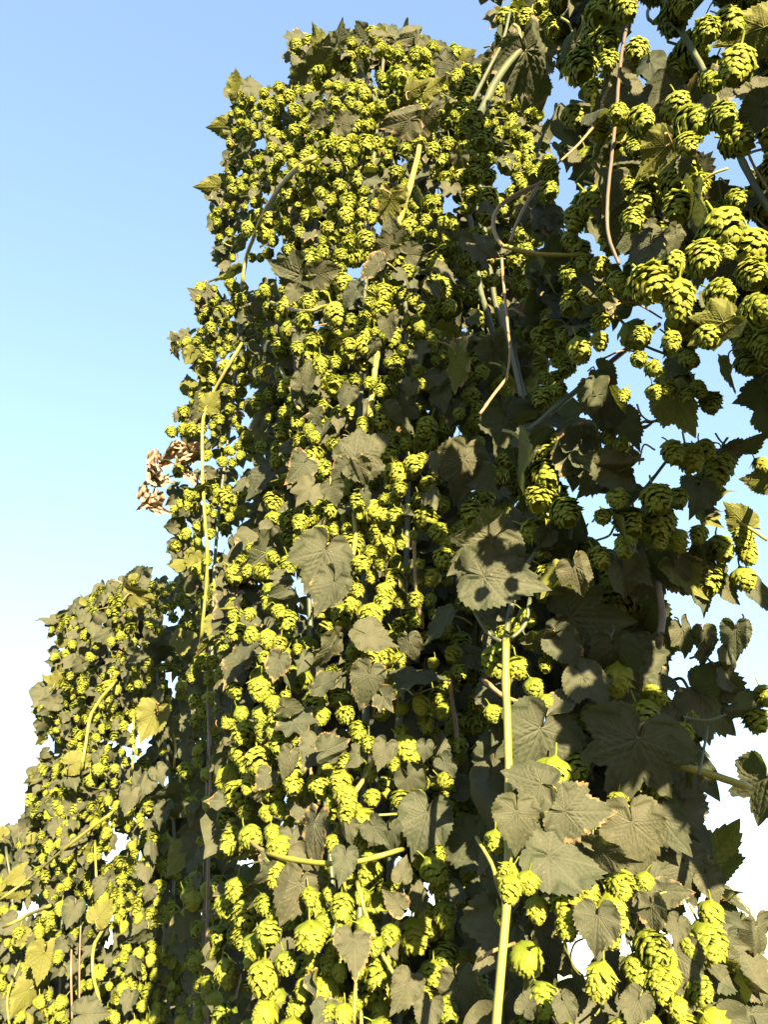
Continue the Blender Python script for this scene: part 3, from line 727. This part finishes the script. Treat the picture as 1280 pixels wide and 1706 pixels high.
# spots of the overhanging plant that the photograph shows in full sun: nothing is grown between them and the sun
PROT = [pix(a, b, .46)[0] for a in range(1065, 1290, 36) for b in range(305, 580, 36)] + [pix(a, b, .47 if a > 1000 else .56 + max(0, 1020 - a) * .0022)[0] for a, b, r in LIT if b < 400 and a > 800]
LITLEAF = {(1250, 55), (1255, 192), (1098, 258), (1140, 262), (1190, 548), (1125, 405), (1165, 345)}
PL = {'A': A, 'B': B, 'R': Rr, 'C': C, 'D': Dp, 'E': E}
for key, txt in LV.items():
    for rec in txt.replace('\n', '').split(';'):
        t = rec.split()
        fl = t[5] if len(t) > 5 else ''
        lay = -.02 if not ('R' in fl or 'r' in fl) else .33
        PL[key].add_leaf(float(t[0]), float(t[1]), float(t[2]), float(t[3]), t[4], depth=.815 if 'F' in fl else .455 if key == 'R' and (float(t[0]), float(t[1])) in LITLEAF else None, lay=lay + random.uniform(-.05, .06), flag=fl, hero=True)
for key, txt in CN.items():
    p = PL[key]
    for rec in txt.replace('\n', '').split(';'):
        x, y, s_, *dp = (float(q) for q in rec.split())
        p.front.append((x, y, s_))
        lit = key == 'R' and any((x - a) ** 2 + (y - b) ** 2 < r * r for a, b, r in LIT)
        if key == 'R' and x > 1050 and 295 < y < 600: dp = [random.uniform(.45, .50)]
        p.add_cone(x, y, s_, depth=dp[0] if dp else None, lay=(-.12 if lit else .08) + random.uniform(-.05, .08), hero=True, tilt=16)
# shrivelled tuft on the slim plant
for k in range(30):
    a = random.random()
    x, y = (random.uniform(255, 330), random.uniform(740, 800)) if a < .7 else (random.uniform(232, 270), random.uniform(770, 850))
    C.add_leaf(x, y, random.uniform(18, 36), random.uniform(-180, 180), 'd', depth=1.85 + random.uniform(-.05, .05), hero=True)
for x, y, q in ((478, 430, 34), (482, 500, 30), (505, 530, 34), (395, 690, 22), (420, 682, 26), (700, 965, 36), (415, 1145, 30), (575, 1225, 24), (245, 1165, 24), (300, 1110, 22)):
    (A if x > 430 else C if x > 320 else Dp).add_leaf(x, y, q, random.uniform(-180, 180), 'd', lay=.3, hero=True)

# ------------------------------------------------------------------ stems read off the photograph
S, SR, SB, SD = MAT_STEM, MAT_STEM_RED, MAT_STEM_BROWN, MAT_STEM_DARK
for pts, w, mat, lay in (
  ([(664,376),(674,340),(686,300),(700,230),(690,150)], 11, S, .12), ([(520,264),(490,285),(462,318),(440,355),(424,392),(410,430),(404,470)], 8, S, .02),
  ([(618,735),(617,690),(622,640),(628,590)], 12, S, .12), ([(585,935),(592,900),(590,860)], 9, S, .1), ([(566,1375),(585,1330),(612,1290),(625,1260)], 9, S, .1),
  ([(408,1388),(430,1412),(470,1428),(540,1438),(600,1434),(660,1418)], 10, S, .0), ([(598,1480),(615,1540),(640,1595),(662,1632)], 8, S, .05), ([(590,1700),(592,1650),(598,1590)], 7, S, .1),
  ([(762,1250),(760,1210),(754,1170),(750,1130)], 8, SR, .1), ([(702,1035),(694,980),(690,910)], 8, SR, .15), ([(595,1360),(630,1358),(662,1356)], 5, S, .05), ([(500,1370),(560,1372),(570,1440),(575,1480)], 6, S, .12),
  ([(505,1385),(500,1300),(505,1200)], 8, SB, .5), ([(515,1370),(518,1280),(510,1180)], 6, SR, .5),
  ([(455,505),(505,518),(535,512),(575,500)], 7, S, .08), ([(470,545),(500,530),(520,515)], 6, S, .1), ([(465,610),(485,650),(497,680)], 7, S, .08), ([(595,1600),(602,1680),(600,1760)], 7, S, .2),
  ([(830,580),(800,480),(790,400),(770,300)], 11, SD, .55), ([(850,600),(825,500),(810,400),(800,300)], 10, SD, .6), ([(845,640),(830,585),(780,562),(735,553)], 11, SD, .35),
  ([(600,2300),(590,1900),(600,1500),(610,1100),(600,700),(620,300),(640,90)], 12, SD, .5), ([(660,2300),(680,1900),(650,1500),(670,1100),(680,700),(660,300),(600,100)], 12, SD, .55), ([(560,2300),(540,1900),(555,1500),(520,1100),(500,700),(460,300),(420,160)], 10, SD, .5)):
    A.add_stem(pts, w, 'bine' if w > 9 else 'side_shoot', mat, lay=lay)
for pts, w, mat, dep in (
  ([(800,2600),(815,1900),(828,1700),(843,1520),(848,1400),(847,1250),(843,1140),(843,1070)], 15, S, .86), ([(843,1072),(850,1020),(872,955),(905,905),(918,872)], 10, SD, .92), ([(920,890),(905,820),(885,720),(862,620),(840,520)], 14, SD, 1.0),
  ([(905,880),(900,830)], 10, S, .93), ([(843,1072),(815,1055),(795,1025),(785,1000)], 7, SD, .87), ([(848,1068),(875,1040),(882,1005)], 7, SD, .88), ([(815,1140),(840,1160),(880,1175)], 8, SR, .92),
  ([(1130,1275),(1170,1285),(1235,1306)], 13, S, .9), ([(1100,1065),(1104,1020),(1098,980)], 12, SB, .85), ([(905,1350),(900,1320),(893,1300)], 7, S, .84), ([(848,1575),(820,1585),(805,1595)], 6, SR, .9), ([(800,1405),(820,1440),(828,1470)], 7, S, .86)):
    B.add_stem(pts, w, 'bine' if w > 9 else 'side_shoot', mat, depth=dep, knots=.18, taper=.95, label='thick sunlit yellow stem' if w == 15 and dep == .86 else None)
for pts, w, mat, dep in (
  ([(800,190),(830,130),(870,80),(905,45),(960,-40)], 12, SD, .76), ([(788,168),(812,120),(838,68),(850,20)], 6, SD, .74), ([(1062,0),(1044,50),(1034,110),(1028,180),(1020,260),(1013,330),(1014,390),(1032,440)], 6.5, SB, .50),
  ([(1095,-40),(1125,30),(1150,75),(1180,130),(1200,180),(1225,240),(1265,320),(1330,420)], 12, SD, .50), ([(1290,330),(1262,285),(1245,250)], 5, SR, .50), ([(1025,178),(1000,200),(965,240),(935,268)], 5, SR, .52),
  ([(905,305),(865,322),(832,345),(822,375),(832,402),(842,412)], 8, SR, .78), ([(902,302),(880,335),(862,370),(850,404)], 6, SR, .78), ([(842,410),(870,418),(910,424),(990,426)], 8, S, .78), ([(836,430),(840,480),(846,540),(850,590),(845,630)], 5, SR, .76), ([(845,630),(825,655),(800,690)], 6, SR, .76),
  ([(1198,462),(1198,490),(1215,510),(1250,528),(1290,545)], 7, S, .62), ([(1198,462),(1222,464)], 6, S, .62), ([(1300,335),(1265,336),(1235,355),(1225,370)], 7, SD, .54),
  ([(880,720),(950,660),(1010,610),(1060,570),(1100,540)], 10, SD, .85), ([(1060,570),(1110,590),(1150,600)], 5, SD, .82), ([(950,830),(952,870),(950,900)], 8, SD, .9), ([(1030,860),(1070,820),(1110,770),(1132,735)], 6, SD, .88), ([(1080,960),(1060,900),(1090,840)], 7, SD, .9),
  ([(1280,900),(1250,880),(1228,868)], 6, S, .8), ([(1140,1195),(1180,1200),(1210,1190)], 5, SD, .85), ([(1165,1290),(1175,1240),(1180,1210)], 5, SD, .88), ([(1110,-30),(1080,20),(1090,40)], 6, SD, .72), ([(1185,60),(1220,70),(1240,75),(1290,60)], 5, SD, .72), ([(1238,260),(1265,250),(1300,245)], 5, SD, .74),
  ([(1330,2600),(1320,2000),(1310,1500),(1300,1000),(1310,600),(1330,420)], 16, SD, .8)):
    Rr.add_stem(pts, w, 'bine' if w > 9 else 'side_shoot', mat, depth=dep, knots=.2, straight=True)
for pts, w, mat, lay in (
  ([(404,570),(380,610),(352,660),(338,700),(337,780),(340,850),(345,920),(343,980),(335,1060)], 6, S, .02), ([(332,2200),(338,1900),(340,1500),(350,1200),(360,900),(390,650),(400,500)], 7, SD, .5),
  ([(348,1760),(344,1600),(347,1450),(350,1290),(346,1180)], 5, SB, .1), ([(320,770),(300,790),(265,800),(250,840)], 3, SB, .3), ([(322,790),(340,805)], 3, S, .3), ([(380,1706),(395,1650),(405,1600)], 4, SB, .2), ([(360,1706),(385,1630)], 4, SB, .2)):
    C.add_stem(pts, w, 'bine' if mat is not S else 'side_shoot', mat, lay=lay, label='dry woody brown stem' if mat is SB and w == 5 else None)
for pts, w, mat, lay in (
  ([(186,1142),(165,1168),(150,1195),(143,1235),(136,1278)], 6, S, .0), ([(182,1357),(140,1388),(100,1420),(50,1462),(5,1495)], 5, S, .0), ([(188,1518),(170,1550),(156,1578),(154,1620),(165,1665)], 6, S, .02),
  ([(222,1200),(222,1250),(220,1280)], 5, S, .1), ([(158,1410),(160,1460),(165,1500)], 4, S, .1), ([(290,1270),(292,1240),(285,1215)], 4, S, .05), ([(285,1355),(315,1360),(330,1368)], 4, S, .02), ([(80,1510),(45,1525),(15,1540)], 6, S, .0),
  ([(120,1706),(118,1600),(125,1500)], 4, SB, .1), ([(132,1706),(132,1600),(135,1520)], 3.5, SB, .15), ([(230,2100),(210,1700),(220,1400),(190,1200),(180,1050)], 6, SD, .5), ([(300,2100),(280,1700),(290,1400),(270,1200),(250,1030)], 6, SD, .5), ([(110,2100),(100,1700),(110,1400),(130,1200)], 6, SD, .5)):
    Dp.add_stem(pts, w, 'bine' if mat is SD or mat is SB else 'side_shoot', mat, lay=lay)
for pts, w, mat, lay in (([(40,2000),(30,1700),(20,1500),(10,1420)], 5, SD, .5), ([(15,1706),(12,1660),(30,1610)], 4, S, .02)):
    E.add_stem(pts, w, 'bine', mat, lay=lay)

# ------------------------------------------------------------------ growth between them
A.fringe(60, lambda x, y: x < 470 or y < 190)
Dp.fringe(70, lambda x, y: x < 340 and y < 1450, (40, 75))
C.fringe(34, lambda x, y: x < 350 and y < 1050)
B.fringe(26, lambda x, y: x > 1040, (45, 85))
Rr.fringe(46, lambda x, y: True, (35, 80))
E.fringe(20, lambda x, y: True, (50, 100))
A.fill(1250, 480, 180, 1900, dark=[[(750,430),(790,340),(880,320),(900,500),(890,760),(800,740),(640,740),(640,650),(740,560)], [(800,640),(890,640),(860,900),(780,900)], [(420,1200),(900,1900),(600,1660),(700,1600)]], leafpx=(32, 62))
B.fill(50, 40, 30, 170, leafpx=(40, 80), dark=[[(840,1500),(960,1560),(960,1706),(840,1706)], [(1000,1100),(1100,1080),(1090,1180),(1000,1180)]])
# unseen leaves added above and right of the frame to shade what hangs below
def to_pix(P):
    q = P - Vector((0, 0, EYE)); f = q.y * CP + q.z * SP
    return (CX + FPX * q.x / f, CY - FPX * (q.z * CP - q.y * SP) / f) if f > .02 else (0, -9999)
def shade(P0, P1, D, count, t0, t1, px, skip=.97):
    for _ in range(count):
        x, y = random.uniform(P0[0], P1[0]), random.uniform(P0[1], P1[1])
        if any((x - a) ** 2 + (y - b) ** 2 < (r + 22) ** 2 for a, b, r in LIT) and random.random() < skip: continue
        P, _m = pix(x, y, D(x, y) if callable(D) else D)
        t = random.uniform(t0, t1)
        for _k in range(12):
            Q = P + SDIR * t; a, b = to_pix(Q)
            if b < -40 or a > 1340: break
            t += .08
        else: continue
        if Q.y < -.35 or Rr.shades(Q): continue
        n = unit(SDIR + Vector((random.gauss(0, .35), random.gauss(0, .35), random.gauss(0, .35))))
        tt = unit(Vector((random.gauss(0, .4), random.gauss(0, .4), -1))); tt = unit(tt - n * tt.dot(n)); X = tt.cross(n)
        L = random.uniform(*px) / 1000 / 1.42
        kd = random.choice('hhtf')
        M3 = Matrix((X * L, tt * L, n * L)).transposed()
        Rr.leaves.append((.01, kd, random.randrange(4), Matrix.Translation(Q - tt * L * .3 - Rr.off) @ M3.to_4x4()))
Df = lambda x, y: .56 + max(0, y - 250) * .0005 + random.uniform(-.04, .13)
shade((985, -20), (1290, 225), Df, 700, .3, .6, (50, 95))
shade((940, 700), (1210, 960), lambda x, y: random.uniform(.72, 1.0), 330, .4, .7, (50, 95))
shade((1050, 960), (1290, 1260), lambda x, y: random.uniform(.8, .98), 140, .45, .7, (50, 95))
shade((1090, 1300), (1220, 1480), 1.0, 30, .6, .8, (50, 90))
shade((860, 80), (940, 170), Df, 34, .3, .6, (50, 90), .5)
Rr.fill(230, 420, 150, 640, leafpx=(35, 75), lay_max=.6, dark=[[(885,330),(980,330),(980,820),(885,820)]])
C.fill(150, 130, 110, 420, leafpx=(25, 50))
Dp.fill(620, 300, 400, 1200, leafpx=(35, 80))
E.fill(190, 80, 150, 260, leafpx=(50, 110))
for p in PL.values():
    p.build()
print('objects', len(bpy.data.objects), 'cones', {k: len(p.cones) for k, p in PL.items()}, 'leaves', {k: len(p.leaves) for k, p in PL.items()})
